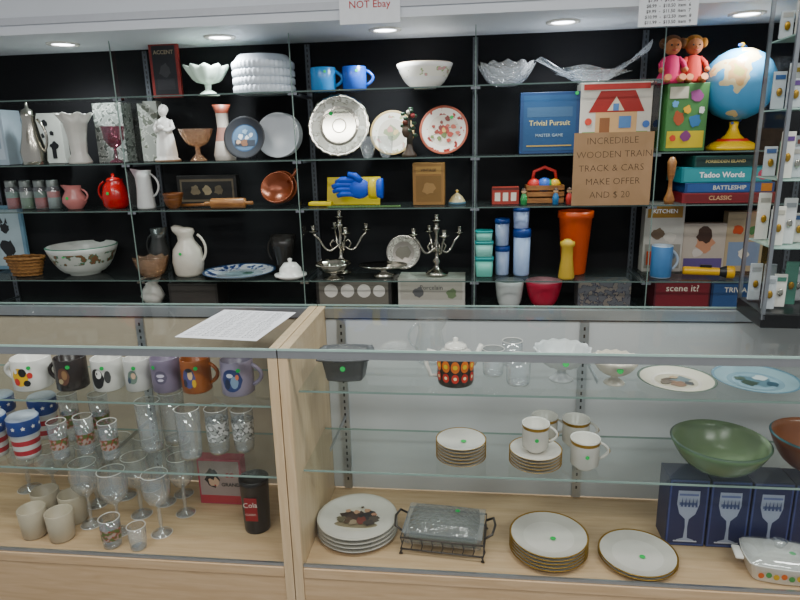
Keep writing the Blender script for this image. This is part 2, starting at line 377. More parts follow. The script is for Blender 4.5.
plate_up('blue_scene_plate',W2.at(-.05),247,42,1,mat('#2c4664',.3),rim=mat('#15181e'),rim2=mat('#1c2028'),items=[('c',.5,.0,.3,'#54708c'),('r',.25,-.2,.75,-.05,'#2a3340'),('b',.4,.03,.06,'#d8dde0'),('b',.55,.0,.05,'#d8dde0'),('b',.65,.06,.05,'#c8ccd0'),('b',.5,-.12,.08,'#7d5a45'),('b',.35,-.1,.05,'#c8a890'),('b',.5,.15,.06,'#8aa4b8')])
plate_up('white_dinner_plate_set',W2.at(.04),280,44,6,mat('#c2c6ca',.25),gap=.014,stand=False,tilt=80)
scal=lambda r,z,a,t:(r*(1+.018*cos(24*a)*(z>.009)),z)
plate_up('silver_serving_platter',W2.at(.02),341,61,1,SILV,rim=mat('#d6d3c8',.15,1),rim2=voro('engraved_silver','#bdbaae',['#8f8c80','#d8d6cc'],40,.5,.25),items=[('c',.5,0,.29,mat('#77766e',.3,1)),('c',.5,0,.275,mat('#b8b6aa',.12,1)),('c',.5,0,.12,mat('#8f8d84',.3,1)),('c',.5,0,.1,mat('#c6c4b8',.1,1)),('c',.36,.2,.03,DOT)],fn=scal)
bowl('glass_sugar_bowl',W2.at(-.09),368,17,20,GLASS,.5,single=True);bowl('glass_sugar_bowl',W2.at(-.09),386,16,20,GLASS,.5,single=True)
plate_up('floral_plate',W2.at(.08),393,44,1,mat('#cfc8ba',.3),rim=mat('#b49b6c'),rim2=PINKFL,items=[('b',.5,0,.16,'#8c9474'),('b',.45,.08,.07,'#b88a80'),('b',.58,.02,.06,'#c8b080')])
b=B();b.lathe([(0,0),(.035,0),(.036,.01),(.02,.03),(.014,.06)],mat('#3a2c20'),20)
b.tube([(0,0,.05),(.005,0,.1),(-.004,0,.15),(.006,0,.2)],[.014,.016,.012,.006],mat('#2f2a1e'))
b.ball((-.012,-.005,.12),(.022,.02,.032),mat('#46382a'));b.ball((-.016,-.01,.16),(.014,.014,.014),mat('#5a2c20'));b.tube([(-.024,-.012,.16),(-.036,-.014,.157)],[.005,.001],GOLD)
for k in range(12):
    a=k*2.4;b.ball((.03*cos(a),.015*sin(a),.1+.011*k),(.012,.008,.009),mat('#27402c'))
b.ball((.02,-.01,.19),.012,mat('#8c3a3a'));b.ball((.0,-.012,.205),.011,mat('#c9c2b0'))
b.done('bird_figurine',(W2.x(411),3.05,W2.Z))
fl=[('p',[(.22,-.12),(.5,.02),(.82,.14),(.5,-.01)],'#5a5a34'),('b',.5,0,.11,'#a83a30')]
for k in range(14):
    a=k*2.4;rr=.08+.018*k*.9;fl.append(('b',.5+rr*cos(a),rr*sin(a)*.95,.035+.01*(k%3),('#b34a3d','#7a3028','#6f7c4c','#c26a58','#8c3c30')[k%5]))
fl+=[('b',.5,0,.045,'#d8b070'),('c',.66,.26,.035,DOT)]
plate_up('red_floral_plate',W2.at(0),444,48,1,mat('#ddd4c4',.3),rim=mat('#a0523c'),rim2=REDFL,items=fl)
pbox('board_game_box',W2.at(.02),519,576,56,.07,'#16335a',[('r',.06,.05,.94,.95,'#1b4064'),('r',.12,.6,.88,.76,'#34506c'),('t','Trivial Pursuit',.5,.5,.12,'#b8ac7c'),('t','MASTER GAME',.5,.3,.07,'#8898a4'),('r',.12,.12,.88,.14,'#a98c4c'),('c',.94,.97,.03,DOT)])
pbox('toy_house_box',W2.at(.04),577,644,63,.12,'#d0c8bc',[('r',.04,.05,.96,.3,'#6f9a4c'),('r',.22,.2,.8,.6,'#d0a87c'),('p',[(.12,.58),(.28,.88),(.76,.88),(.9,.58)],'#982822'),('p',[(.38,.6),(.5,.8),(.62,.6)],'#d8c8b0'),('r',.46,.6,.54,.7,'#5a7fae'),('r',.28,.25,.42,.5,'#8a5a3a'),('r',.55,.35,.72,.52,'#5a7fae'),('r',.04,.9,.96,.98,'#b33a34'),('c',.12,.45,.05,'#c44a3c'),('c',.93,.4,.05,'#4c6fb0'),('b',.1,.2,.06,'#3c7a3c'),('b',.88,.2,.07,'#3c7a3c')])
pbox('toy_figure_set_box',W2.at(.0),660,698,61,.13,'#3f6a3a',[('r',.05,.05,.95,.3,'#b8a23c'),('b',.3,.5,.16,'#92472a'),('b',.7,.45,.15,'#2f5f88'),('r',.05,.78,.5,.95,'#a9a594'),('b',.7,.82,.15,'#7a3a6a'),('b',.5,.22,.12,'#6a2c5c'),('b',.85,.6,.08,'#c0c0b8'),('b',.2,.2,.08,'#b0402c'),('b',.5,.62,.09,'#c8983c'),('b',.2,.7,.08,'#5a8ab0')])
def doll(name,x,y,z,k,hair,dress,skin='#a86c48'):
    b=B();f=mat(skin,.8);d=mat(dress,.9);h=mat(hair,.95,0,.25,90)
    b.lathe([(0,0),(.045*k,0),(.047*k,.008*k),(.03*k,.05*k),(.022*k,.085*k),(0,.095*k)],d,28,fn=lambda r,z_,a,t:(r*(1+.06*cos(10*a)*(r>.03*k)),z_),sy=.8)
    b.ball((0,0,.118*k),(.027*k,.026*k,.028*k),f);b.ball((0,.008*k,.128*k),(.031*k,.026*k,.027*k),h)
    b.ball((0,-.027*k,.114*k),(.004*k,.004*k,.004*k),f)
    b.tube([(-.008*k,-.0255*k,.105*k),(0,-.027*k,.102*k),(.008*k,-.0255*k,.105*k)],.0015*k,mat('#a02030'),5)
    for s_ in(-1,1):
        b.ball((s_*.03*k,.002*k,.128*k),(.013*k,.012*k,.016*k),h);b.ball((s_*.010*k,-.0245*k,.12*k),.0032*k,BLACK)
        b.tube([(s_*.02*k,0,.08*k),(s_*.036*k,-.01*k,.062*k),(s_*.038*k,-.024*k,.045*k)],[.01*k,.009*k,.008*k],d);b.ball((s_*.038*k,-.027*k,.042*k),.009*k,f)
        b.tube([(s_*.016*k,-.02*k,.012*k),(s_*.022*k,-.045*k,.012*k),(s_*.023*k,-.058*k,.018*k)],[.012*k,.011*k,.012*k],f)
    b.done(name,(x,y,z))
zt=W2.Z+61*W2.s(677)*VS+.001
doll('rag_doll',W2.x(663),3.11,zt,1.36,'#5b3a20','#b8305c');doll('rag_doll',W2.x(685),3.13,zt,1.36,'#8a5a24','#9a2c24')
b=B();k=W2.s(735);Rg=34*k
b.ball((0,0,.13+Rg),Rg,GLOBE,36)
Y_=mat('#e0b820',.35)
b.lathe([(0,0),(.11,0),(.112,.012),(.09,.03),(.05,.05),(.03,.07),(.018,.1),(.02,.125),(0,.13)],Y_,32)
b.lathe([(.075,.031),(.08,.033),(.06,.05)],mat('#c43a2c'),28)
pts=[((Rg+.012)*sin(radians(a)),0,.13+Rg-(Rg+.012)*cos(radians(a))) for a in range(-8,200,8)]
b.tube(pts,.006,mat('#3a5a9a',.3));b.ball((.0,0,.13+2*Rg+.012),.01,Y_)
b.done('world_globe',(W2.x(732),3.14,W2.Z),50)
cs=Row(2.955,1.3);x=cs.x(611);s=cs.s(611);b=B();b.box((0,0,0),(76*s,.004,71*s),CARD)
for i,t in enumerate(['INCREDIBLE','WOODEN TRAIN','TRACK & CARS','MAKE OFFER','AND $ 20']): 
    b.text(t,.042,mat('#5c4a38',.9),FR(-.0026)@T((i%2)*.01-.005,.125-i*.06,0)@RZ(1),-.0006)
b.done('cardboard_sign',(x,2.955,1.378))
# shelf 3
def jar(u,c1,c2):
    row=W3;s=row.s(u);r=12.5*s/2;H=27*s*VS;b=B()
    b.lathe([(0,0),(r,0),(r*1.02,.1*H),(r*1.02,.7*H),(r*.8,.8*H)],GLASS,20)
    b.lathe([(0,.003),(r*.93,.003),(r*.93,.4*H),(0,.42*H)],mat(c1,.7,0,.5,120),20);b.lathe([(r*.93,.4*H),(r*.92,.6*H),(0,.62*H)],mat(c2,.7,0,.5,120),20)
    b.lathe([(r*.84,.78*H),(r*.86,.8*H),(r*.86,.97*H),(r*.8,H),(0,H)],mat('#8a908c',.35,.6),20);b.done('lidded_glass_jar',(row.x(u),row.Y,row.Z))
for u,a,c in ((15,'#8c3a38','#6f887c'),(29,'#5c7a5c','#909890'),(43,'#88342c','#4f6a5c'),(56,'#6c7a74','#985650')): jar(u,a,c)
PIT=[(0,0),(.55,0),(.62,.04),(.98,.3),(.95,.5),(.6,.78),(.66,1),(.6,.98),(.5,.78),(.6,.4),(0,.1)]
vessel('pink_pitcher',W3.at(-.03),76,23,22,PIT,mat('#b87874',.25),handle=(0,.85,.3,.5,.75),spout=180,dot=True)
vessel('red_teapot',W3.at(-.02),117,26,30,[(0,0),(.7,0),(.9,.1),(.98,.35),(.8,.7),(.5,.85),(.52,.9)],mat('#a8201a',.2),handle=(180,.85,.2,.5,.8),spout=0,lid=([(.54,.9),(.4,.96),(.1,.98),(.12,1.08),(0,1.1)],mat('#a8201a',.2)),dot=True)
vessel('white_pitcher',W3.at(-.05),147,20,36,[(0,0),(.85,0),(.9,.05),(.75,.5),(.7,.8),(.8,1),(.74,.98),(.62,.8),(.6,.4),(0,.1)],mat('#d0d0cd',.3),handle=(0,.9,.3,.7,.8),spout=180,hr=.1)
for dz,w in((0,18),(.026,20)): 
    bowl('small_wooden_bowl',W3.at(-.06,dz),174,w,9,DWOOD,.5)
pbox('decorative_tin_box',W3.at(.1),180,241,28,.05,'#1c1a18',[('r',.05,.12,.95,.88,'#5d5445'),('r',.08,.2,.92,.8,'#1c1a17'),('b',.3,.5,.08,'#6c6250'),('b',.5,.5,.07,'#8c8068'),('b',.7,.5,.08,'#5c5240')])
b=B();Q=T(0,0,.026)@RY(90)
b.lathe([(0,-.135),(.007,-.133),(.010,-.12),(.008,-.10),(.024,-.097),(.026,-.09),(.026,.07),(.024,.077),(.008,.08),(.010,.115),(0,.12)],RWOOD,20,Q);b.done('rolling_pin',(W3.x(238),3.03,W3.Z),3)
b=B();b.tube([(-.16,0,.01),(-.06,0,.012),(0,0,.012)],.008,RWOOD);b.box((.05,0,.01),(.12,.04,.008),RWOOD,bev=.003);b.done('wooden_spatula',(W3.x(212),3.12,W3.Z),2)
COP=mat('#7a4028',.3,.4,.2,20)
b=B();s=W3.s(288);r_=16*s
for dy,tl in((0,62),(.07,72)):
    Q=T(0,dy,r_*sin(radians(tl))+.004)@RX(tl)
    b.lathe([(0,-.0),(.8*r_,0),(.95*r_,.03),(r_,.055),(.94*r_,.055),(.78*r_,.008),(0,.006)],COP,36,Q)
b.tube([Vector((r_*.5,0,r_*1.5)),Vector((r_*.95,.0,r_*1.95)),Vector((r_*1.05,.02,r_*2.25))],[.008,.007,.009],COP)
b.done('copper_pan',(W3.x(284),3.08,W3.Z))
b=B();bl=mat('#1c4cc0',.5);ye=mat('#d8c030',.5)
b.box((0,.02,.08),(.28,.004,.14),ye,M=RX(-12)@T(0,.03,0),bev=.001)
b.box((-.15,-.02,.012),(.12,.05,.02),ye,bev=.006)
b.ball((.05,-.015,.085),(.06,.028,.05),bl)
for k,(x1,z1,L_) in enumerate(((-.005,.125,.06),(-.015,.103,.07),(-.015,.08,.066),(-.005,.058,.055))):
    b.tube([(.03,-.015,z1),(x1,-.022,z1+.004),(x1-L_*.5,-.03,z1+.004),(x1-L_,-.026,z1-.008)],[.016,.0155,.015,.010],bl,12)
b.tube([(.06,-.02,.12),(.035,-.03,.15),(.0,-.035,.158)],[.018,.015,.01],bl,12)
b.lathe([(0,0),(.045,0),(.05,.01),(.05,.04),(0,.041)],ye,24,T(.1,-.012,.085)@RY(90),sy=.6)
b.lathe([(.035,0),(.048,.02),(.05,.04),(0,.041)],bl,24,T(.13,-.012,.085)@RY(90),sy=.6)
b.done('toy_glove',(W3.x(352),3.10,W3.Z),-4)
b=B()
for i in range(22): b.box((-.17+i*.0165,0,.004),(.006,.03,.006),mat('#5a7a4a',.4))
b.box((0,-.012,.004),(.36,.004,.006),mat('#5a7a4a'));b.box((0,.012,.004),(.36,.004,.006),mat('#5a7a4a'));b.done('toy_train_track',(W3.x(368),3.01,W3.Z))
pbox('wooden_gift_box',W3,414,445,39,.1,'#8c683c',[('r',.1,.08,.9,.7,'#76582f'),('r',.1,.74,.9,.92,'#a07c48'),('t','VINTAGE',.5,.83,.09,'#4a3018'),('b',.5,.4,.2,'#94744a')])
vessel('trinket_bell',W3,457,18,14,[(0,0),(1,0),(.95,.15),(.6,.5),(.3,.65),(.12,.75),(.2,.9),(0,1)],mat('#b7a884',.3),mats=[None,mat('#5a7a8a'),None,None,None,GOLD,None])
pbox('red_brick_house_ornament',W3.at(-.03),492,518,16,.07,'#9a3a30',[('r',.1,.2,.3,.7,'#e0d8c8'),('r',.4,.2,.6,.7,'#e0d8c8'),('r',.7,.2,.9,.7,'#e0d8c8'),('r',.0,.85,1,1,'#5a221c')])
b=B();w=.17
for z in(.015,.045,.075): 
    for yy in(-.06,.06): b.box((0,yy,z),(w,.008,.022),RWOOD)
    for xx in(-w/2,w/2): b.box((xx,0,z),(.008,.125,.022),RWOOD)
b.box((0,0,.004),(w,.12,.006),RWOOD)
for xx,c,r_ in((-.05,'#c23a34',.033),(0,'#3a62b8',.036),(.05,'#d8a830',.03),(.02,'#2f8a50',.028)): b.ball((xx,0,.085),r_,c)
b.tube([(-.06,0,.09),(-.05,0,.15),(0,0,.17),(.05,0,.15),(.06,0,.09)],.008,mat('#c23a34'))
b.done('toy_crate',(W3.x(544),3.15,W3.Z))
def peg(u,c,dy=-.05):
    b=B();b.lathe([(0,0),(.014,0),(.016,.03),(.01,.05),(.006,.055)],c,16);b.ball((0,0,.064),.012,mat('#d8b48c'));b.lathe([(.012,.066),(.01,.076),(0,.08)],mat('#4a3020'),14);b.done('wooden_peg_doll',(W3.x(u),W3.Y+dy,W3.Z))
peg(553,'#2f6a9a',-.09);peg(566,'#b83a34',-.09);peg(522,'#3a8a50',-.1)
def game(u0,u1,z,hh,dep,c,it,rz=0):
    s=W3.s((u0+u1)/2);b=B();W=(u1-u0)*s;b.box((0,0,hh/2),(W,dep,hh),c,bev=.0015);art(b,FR(-dep/2),W,hh,it);b.done('board_game_box',(W3.x((u0+u1)/2),3.14,W3.Z+z),rz)
game(676,764,0,.045,.24,'#7c2228',[('r',.03,.15,.97,.85,'#6a1c20'),('t','CLASSIC',.4,.5,.6,'#c8a880')])
game(678,760,.046,.045,.23,'#1c3c6c',[('r',.03,.1,.97,.9,'#2c5088'),('t','BATTLESHIP',.5,.5,.6,'#d8d4c0'),('r',.85,.1,.97,.9,'#b8722a')])
game(674,757,.092,.068,.22,'#1f7880',[('r',.03,.08,.97,.92,'#3f9298'),('t','Tadoo Words',.45,.5,.5,'#f2f2f2',.001),('c',.9,.5,.06,'#b23a5a')])
game(686,742,.161,.05,.2,'#1c4640',[('r',.03,.1,.97,.9,'#14302c'),('t','FORBIDDEN ISLAND',.5,.5,.38,'#c8b880')])
b=B();b.lathe([(0,0),(.02,0),(.024,.02),(.01,.06),(.008,.1),(.016,.13),(.02,.19),(.01,.21),(0,.212)],RWOOD,20);b.done('wooden_pestle',(W3.x(661),3.01,W3.Z))
# shelf 4
pbox('cat_print_canvas',W4.at(.13),-6,33,61,.02,'#6f90a4',[('r',.08,.06,.92,.94,'#b0c0c6'),('b',.5,.35,.2,BLACK),('b',.5,.65,.13,BLACK),('r',.42,.1,.58,.3,BLACK),('p',[(.4,.72),(.43,.82),(.48,.74)],BLACK),('p',[(.52,.74),(.57,.82),(.6,.72)],BLACK)])
def basket(u,w,h,row,rows=6):
    s=row.s(u);a=w*s/2;H=h*s*VS;b=B()
    b.lathe([(0,.005),(.7*a,.005),(a*.8,H*.3),(a*.97,H*.95)],WICK,36,sy=.6)
    for k in range(rows):
        t=k/(rows-1);rr=.72*a+(.27*a)*t;z=.006+(H-.01)*t
        b.tube([(rr*cos(q*pi/14),rr*.6*sin(q*pi/14),z+.003*(q%2)) for q in range(28)],.0045 if k<rows-1 else .007,WICK,6,True)
    b.done('wicker_basket',(row.x(u),row.Y,row.Z))
basket(28,40,18,W4.at(-.04))
bowl('amber_glass_bowl',W4.at(-.05),153,33,18,AMBER,.5,single=True,fn=lambda r,z,a,t:(r*(1+.07*cos(9*a)*t),z+.006*cos(9*a)*t))
bowl('decorated_serving_bowl',W4.at(.02),86,66,27,mat('#cdd0ca',.25),.42,outer2=voro('leaf_pattern','#c8ccc4',['#4d7a60','#7a5a40'],28,.52),rim=mat('#4f7f6a'),dot=True)
vessel('dark_stoneware_pitcher',W4.at(.11),162,20,40,PIT,mat('#3a3b3a',.3),handle=(180,.85,.3,.5,.75),spout=0)
vessel('white_figural_pitcher',W4.at(-.02),190,32,46,[(0,0),(.75,0),(.85,.05),(.95,.3),(.85,.55),(.5,.72),(.42,.82),(.55,.9),(.5,.97),(.2,1),(0,1)],mat('#d2ccbf',.25),handle=(0,.85,.25,.45,.75),spout=180,dot=True)
plates('blue_rim_platter',W4.at(-.03),240,72,1,mat('#b4c2c8',.25),rim=mat('#1b3a5c'),rim2=BLUEFL,items=[('b',.5,0,.22,'#94aab0'),('b',.6,.05,.08,'#4a6c60')])
vessel('dark_glass_vase',W4.at(.1),285,26,34,[(0,0),(.6,0),(.65,.05),(.6,.3),(.9,.7),(1,1),(.9,.97),(.5,.3),(0,.1)],mat('#2c2a28',.15),handle=(180,.9,.3,.3,.9))
vessel('lidded_butter_dish',W4.at(-.1),291,32,20,[(0,0),(.6,0),(1,.15),(1,.22),(.7,.24),(.66,.5),(.4,.75),(.1,.8),(.14,.95),(0,1)],WHITE)
def candelabra(u,w,h,row,n=4,ph=.35):
    s=row.s(u);H=h*s*VS;A=w*s/2;b=B()
    b.lathe([(0,0),(.058,0),(.06,.008),(.04,.02),(.018,.035),(.012,.05),(.022,.07),(.01,.09),(.008,H*.4),(.018,H*.45),(.009,H*.5),(.008,H*.7),(.016,H*.78),(.024,H*.82),(.012,H*.83),(.013,H*.9),(.016,H*.91)],SILV,20)
    cup=[(.003,0),(.008,.004),(.026,.014),(.027,.017),(.011,.016),(.012,.042),(.015,.045),(0,.04)]
    b.lathe(cup,SILV,16,T(0,0,H*.9))
    for i in range(n):
        a=2*pi*i/n+ph;c,s_=cos(a),sin(a)*.75
        pts=[]
        for t in range(13):
            q=t/12;rr=A*(q**.8)*.95;z=H*.5-H*.13*sin(pi*min(1,q*1.35))+H*.18*q**2.5
            pts.append((c*rr,s_*rr,z))
        b.tube(pts,.0065,SILV,8)
        b.tube([(c*A*.3,s_*A*.3,H*.42),(c*A*.38,s_*A*.38,H*.5),(c*A*.28,s_*A*.28,H*.56),(c*A*.18,s_*A*.18,H*.52)],.005,SILV,6)
        b.lathe(cup,SILV,16,T(pts[-1][0],pts[-1][1],pts[-1][2]-.002))
    b.done('silver_candelabra',(row.x(u),row.Y,row.Z))
candelabra(342,56,57,W4.at(.04));candelabra(437,50,55,W4.at(.0))
bowl('silver_pedestal_dish',W4.at(-.1,0),334,36,15,SILV,.4,stemh=.4,footr=.55,fn=lambda r,z,a,t:(r*(1+.03*cos(12*a)),z))
b=B();b.lathe([(0,0),(.05,0),(.052,.01),(.015,.025),(.015,.04),(.1,.05),(.125,.06),(.125,.064),(.1,.056),(0,.054)],SILV,36,sy=.7);b.done('silver_cake_stand',(W4.x(385),3.07,W4.Z))
plate_up('silver_filigree_plate',W4.at(.12),404,34,1,mat('#98928a',.3,.7),rim=SILV,rim2=voro('filigree','#a8a49a',['#4a4640','#c8c4b8'],60,.48,.3),tilt=78,stand=False,items=[('b',.5,0,.2,mat('#6c675c',.5))])
def tub(u,w,h,c,lid,dz=0,dy=0,sq=True,name='food_storage_container'):
    row=W4.at(dy,dz);s=row.s(u);r_=w*s/2;H=h*s*VS;b=B()
    f=(lambda r,z,a,t:(r/max(abs(cos(a)),abs(sin(a)))**.75,z)) if sq else None
    b.lathe([(0,0),(r_*.8,0),(r_*.86,.04*H),(r_*.92,.84*H),(0,.84*H)],mat(c,.35),32,fn=f)
    b.lathe([(r_*.9,.82*H),(r_*.98,.83*H),(r_*.98,.95*H),(r_*.9,H),(r_*.7,.985*H),(0,.985*H)],mat(lid,.35),32,fn=f)
    b.done(name,(row.x(u),row.Y,row.Z));return H
h0=tub(484,19,19,'#6fb8a8','#168a88',0,-.03);h1=tub(484,19,15,'#86c0b4','#168a88',h0+.001,-.03)
tub(484,18,10,'#7abcae','#168f8c',h0+h1+.002,-.03)
h0=tub(502,15,28,'#98a8c4','#1c3c80',0,0,False);tub(502,15,26,'#98a6c2','#1c3c80',h0+.001,0,False)
h0=tub(521,18,45,'#9aaccc','#1c3c80',0,-.01,False);tub(521,17,20,'#98a6c8','#1c3c80',h0+.001,-.01,False)
vessel('orange_tumbler',W4.at(.03),573,34,60,[(0,0),(.62,0),(.68,.02),(.92,.88),(1,.9),(1,1),(.94,1),(.65,.1),(0,.05)],mat('#cc5420',.35))
vessel('yellow_shaker',W4.at(-.09),566,16,38,[(0,0),(.95,0),(1,.05),(.72,.5),(.7,.8),(.9,.84),(.9,.93),(.5,.97),(.4,1),(0,1)],mat('#c4a44c',.4))
pbox('kitchen_gadget_box',W4.at(.1),640,677,66,.07,'#b9b4ac',[('r',.05,.05,.95,.4,'#8c8880'),('r',.06,.78,.94,.95,'#9a7434'),('b',.35,.55,.16,'#6c5a48'),('b',.65,.5,.14,'#c8c2b8'),('r',.1,.1,.5,.3,'#b24a2a'),('t','KITCHEN',.5,.87,.08,'#ffffff'),('b',.75,.25,.1,'#5a6a7a')])
mug('lidded_travel_mug',W4.at(-.06),660,20,31,mat('#a8b6c4',.3),0,band=mat('#4a78a8'))
pbox('exercise_toy_box',W4.at(.1),679,719,46,.06,'#b3a89c',[('b',.5,.6,.22,'#b8866a'),('b',.5,.78,.2,'#3a2418'),('r',.05,.05,.95,.28,'#5a4a7a'),('b',.35,.4,.12,'#c8c0b8')])
pbox('card_game_box',W4.at(.1),721,756,57,.06,'#a9987c',[('r',.08,.1,.92,.5,'#7a8aa0'),('b',.3,.7,.14,'#b24a2a'),('b',.7,.7,.12,'#3a7a4a'),('b',.5,.3,.14,'#d8d0c0')])
b=B();Q=T(0,0,.03)@RY(90)
b.lathe([(0,-.12),(.018,-.12),(.02,-.11),(.019,.04),(.03,.07),(.03,.1),(.026,.105),(0,.1)],mat('#d8a810',.35),24,Q,mats=[None,None,None,BLACK,None,None,SILV]);b.box((-.02,0,.055),(.05,.014,.012),BLACK)
b.done('yellow_flashlight',(W4.x(704),3.06,W4.Z),-12)
# shelf 5
vessel('white_vase',W5.at(0),154,24,25,[(0,0),(.6,0),(.95,.3),(.7,.6),(.45,.75),(.8,1),(.7,.98),(.35,.75),(0,.3)],mat('#d9d6cf',.3))
pbox('mug_set_box',W5.at(0),320,394,28,.16,'#2a2826',[('r',.04,.08,.96,.92,'#6c6860'),('c',.2,.6,.09,'#d8d4cc'),('c',.42,.6,.09,'#d8d4cc'),('c',.64,.6,.09,'#d8d4cc'),('c',.84,.6,.08,'#d8d4cc')])
pbox('dinnerware_box',W5.at(0),400,465,29,.16,'#b8b5ac',[('r',.04,.3,.96,.9,'#a9a59a'),('t','Porcelain',.5,.7,.2,'#3a3a3a'),('b',.3,.55,.08,'#5a5a5a'),('b',.8,.5,.08,'#6a7a5a')])
bowl('plastic_container',W5.at(0),509,28,24,mat('#bfc2bf',.3),.7)
bowl('red_mixing_bowl',W5.at(0),543,36,24,mat('#a3243a',.3),.5,inner=mat('#c89098'))
pbox('plaid_fabric_box',W5.at(0),576,626,26,.12,voro('plaid','#5c5c60',['#2a2a3a','#787068'],40,.5),[])
pbox('dvd_game_box',W5.at(0),650,702,29,.14,'#4a1820',[('r',.03,.1,.97,.9,'#6c2028'),('t','scene it?',.5,.72,.3,'#d8d0c0')])
pbox('board_game_box',W5.at(0),705,750,28,.14,'#1c2c4c',[('r',.05,.1,.95,.9,'#2f4a74'),('t','TRIVIA',.5,.7,.24,'#d8d0c0')])
pbox('dark_storage_box',W5.at(0),175,225,22,.14,'#2c2a28',[('r',.05,.1,.95,.9,'#3c3936')])
def paper(name,row,u,w,h,zc,lines,col='#e9ebee'):
    s=row.s(u);b=B();b.box((0,0,0),(w*s,.001,h*s),mat(col,.8))
    for (t,x,y,sz,c) in lines: b.text(t,sz,c,FR(-.0012)@T(x,y,0),.0003)
    b.done(name,(row.x(u),row.Y,zc))
fr=Row(2.748,2.12)
paper('paper_sign',fr,369,62,38,2.077,[('NOT Ebay',0,-.005,.04,mat('#b03a3a',.8))])
paper('price_list_sign',fr,671,58,54,2.045,[('$%d.99  -  $%d.50  item  %d'%(i+2,i+4,i),0,.09-i*.02,.017,mat('#444444',.8)) for i in range(10)])
# ------------------------------------------------------------ COUNTERS
CY0,CY1,CH=1.6,2.08,.97
XS=Row(CY0,.97).x(277)
DZ=.252;S1=.82;S2=.563;LS1=.768;LS2=.535
BW=mat('#c6c8ca',.5,0,.02,4)
def counter(x0,x1,backm,name,uprights,S1,S2):
    b=B();w=x1-x0;xc=(x0+x1)/2;yc=(CY0+CY1)/2;d=CY1-CY0
    for x in (x0+.014,x1-.014): b.box((x,yc,.482),(.028,d,.965),MAPLE,bev=.001)
    b.box((xc,yc+.01,DZ-.012),(w-.058,d-.02,.022),MAPLEH)
    b.box((xc,CY0+.012,.117),(w-.058,.018,.2),MAPLEH);b.box((xc,CY0+.008,.235),(w-.058,.014,.034),MAPLEH,bev=.002)
    b.box((xc,CY1-.012,.59),(w-.058,.01,.66),backm)
    b.box((xc,CY1-.012,.945),(w-.058,.024,.035),ALU)
    b.box((xc,CY0+.006,.953),(w,.014,.024),ALU,bev=.001);b.box((xc,CY0+.01,.259),(w-.058,.008,.01),ALU)
    for u_ in uprights:
        b.box((u_,CY1-.022,.59),(.03,.008,.66),ALU)
        for k in range(24): b.box((u_,CY1-.0265,.3+k*.026),(.006,.001,.012),BLACK)
        for z in(S1,S2): b.box((u_,CY1-.15,z-.012),(.004,.25,.014),ALU)
    b.done(name)
    b=B();b.poly([(x0+.03,CY0+.006,.264),(x1-.03,CY0+.006,.264),(x1-.03,CY0+.006,.945),(x0+.03,CY0+.006,.945)],PANE);b.done(name+'_front_glass',norm=False)
    b=B();b.poly([(x0,CY0-.001,CH),(x1,CY0-.001,CH),(x1,CY1,CH),(x0,CY1,CH)],PANE);b.box((xc,CY0-.002,CH-.002),(w,.003,.006),GEDGE);b.box((xc,CY1,CH-.002),(w,.003,.006),GEDGE2);b.done(name+'_top_glass',norm=False)
    for z,y0,y1 in((S1,1.66,1.96),(S2,1.655,1.94)):
        b=B();b.poly([(x0+.036,y0,z),(x1-.036,y0,z),(x1-.036,y1,z),(x0+.036,y1,z)],SHELFG)
        b.box((xc,y0,z-.003),(w-.072,.002,.006),GEDGE2);b.box((xc,y1,z-.003),(w-.072,.002,.006),GEDGE2);b.done('counter_glass_shelf',norm=False)
bk=Row(CY1-.02,.6)
counter(XS,1.95,BW,'display_counter',[bk.x(345),bk.x(580),bk.x(830)],S1,S2)
counter(-2.35,XS-.003,mat('#b3a896',.6),'display_counter',[bk.x(150),bk.x(-100)],LS1,LS2)
b=B();b.box((0,0,.0006),(.265,.31,.0008),PAPER)
for i in range(17):
    b.text('item %d  $%d.99   qty %d  sold  $%d.50'%(i+1,i*3%17+2,i%4,i+3),.0155,mat('#6d7178',.8),T(-.0,.135-i*.0165,.0012))
b.done('price_list_sheet',(Row(1.83,.971).x(239),1.83,.9705),-6)
A1=Row(1.79,S1+.0008);A2=Row(1.75,S2+.0008);A3=Row(1.78,DZ)
b=B()
dk=mat('#56585b',.35);f=lambda r,z,a,t:(r/max(abs(cos(a)),abs(sin(a)))**.6*(1+.012*cos(24*a)*(z>.01)),z)
b.lathe([(0,0),(.056,0),(.061,.006),(.072,.066),(.09,.074),(.09,.079),(.08,.078),(.068,.064),(.054,.01),(0,.01)],dk,72,fn=f,sy=.85);b.disc(0,0,.008,DOT,T(.0,-.072,.05)@RX(80));b.done('ribbed_gray_bowl',(A1.x(347),1.78,A1.Z),4)
s=A1.s(456);r_=17.5*s;b=B()
wt=mat('#ece9e2',.2)
b.lathe([(0,0),(r_*.95,0),(r_,.008),(r_,.085),(r_*.85,.098),(r_*.6,.108),(r_*.58,.112)],mat('#2a2420',.3),36,mats=[wt,None,None,wt,wt,wt])
b.lathe([(r_*.62,.112),(r_*.55,.12),(r_*.2,.126),(r_*.12,.13),(r_*.16,.138),(0,.142)],wt,28)
for k in range(12):
    a=2*pi*k/12;Q=RZ(math.degrees(a))@T(0,-(r_+.0012),.05)@RX(90)
    b.disc(0,.015,.013,mat('#d8722c'),Q,ry=.018);Q2=Q@T(0,0,.0005);b.disc(0,.015,.007,mat('#e8c84a'),Q2);b.disc(0,-.02,.011,mat('#b8342a'),Q,ry=.014);b.disc(0,-.02,.005,mat('#e8d8b0'),Q2)
b.tube([(-r_*.9,0,.09),(-r_*1.5,0,.1),(-r_*1.65,0,.06),(-r_*1.4,0,.02),(-r_*.95,0,.02)],.006,wt)
b.tube([(r_*.9,0,.06),(r_*1.2,0,.09),(r_*1.4,0,.12)],[.012,.009,.007],wt)
b.disc(.02,0,.007,DOT,T(0,-r_*1.03,.095)@RX(90))
b.done('flower_band_coffee_pot',(A1.x(456),1.75,A1.Z))
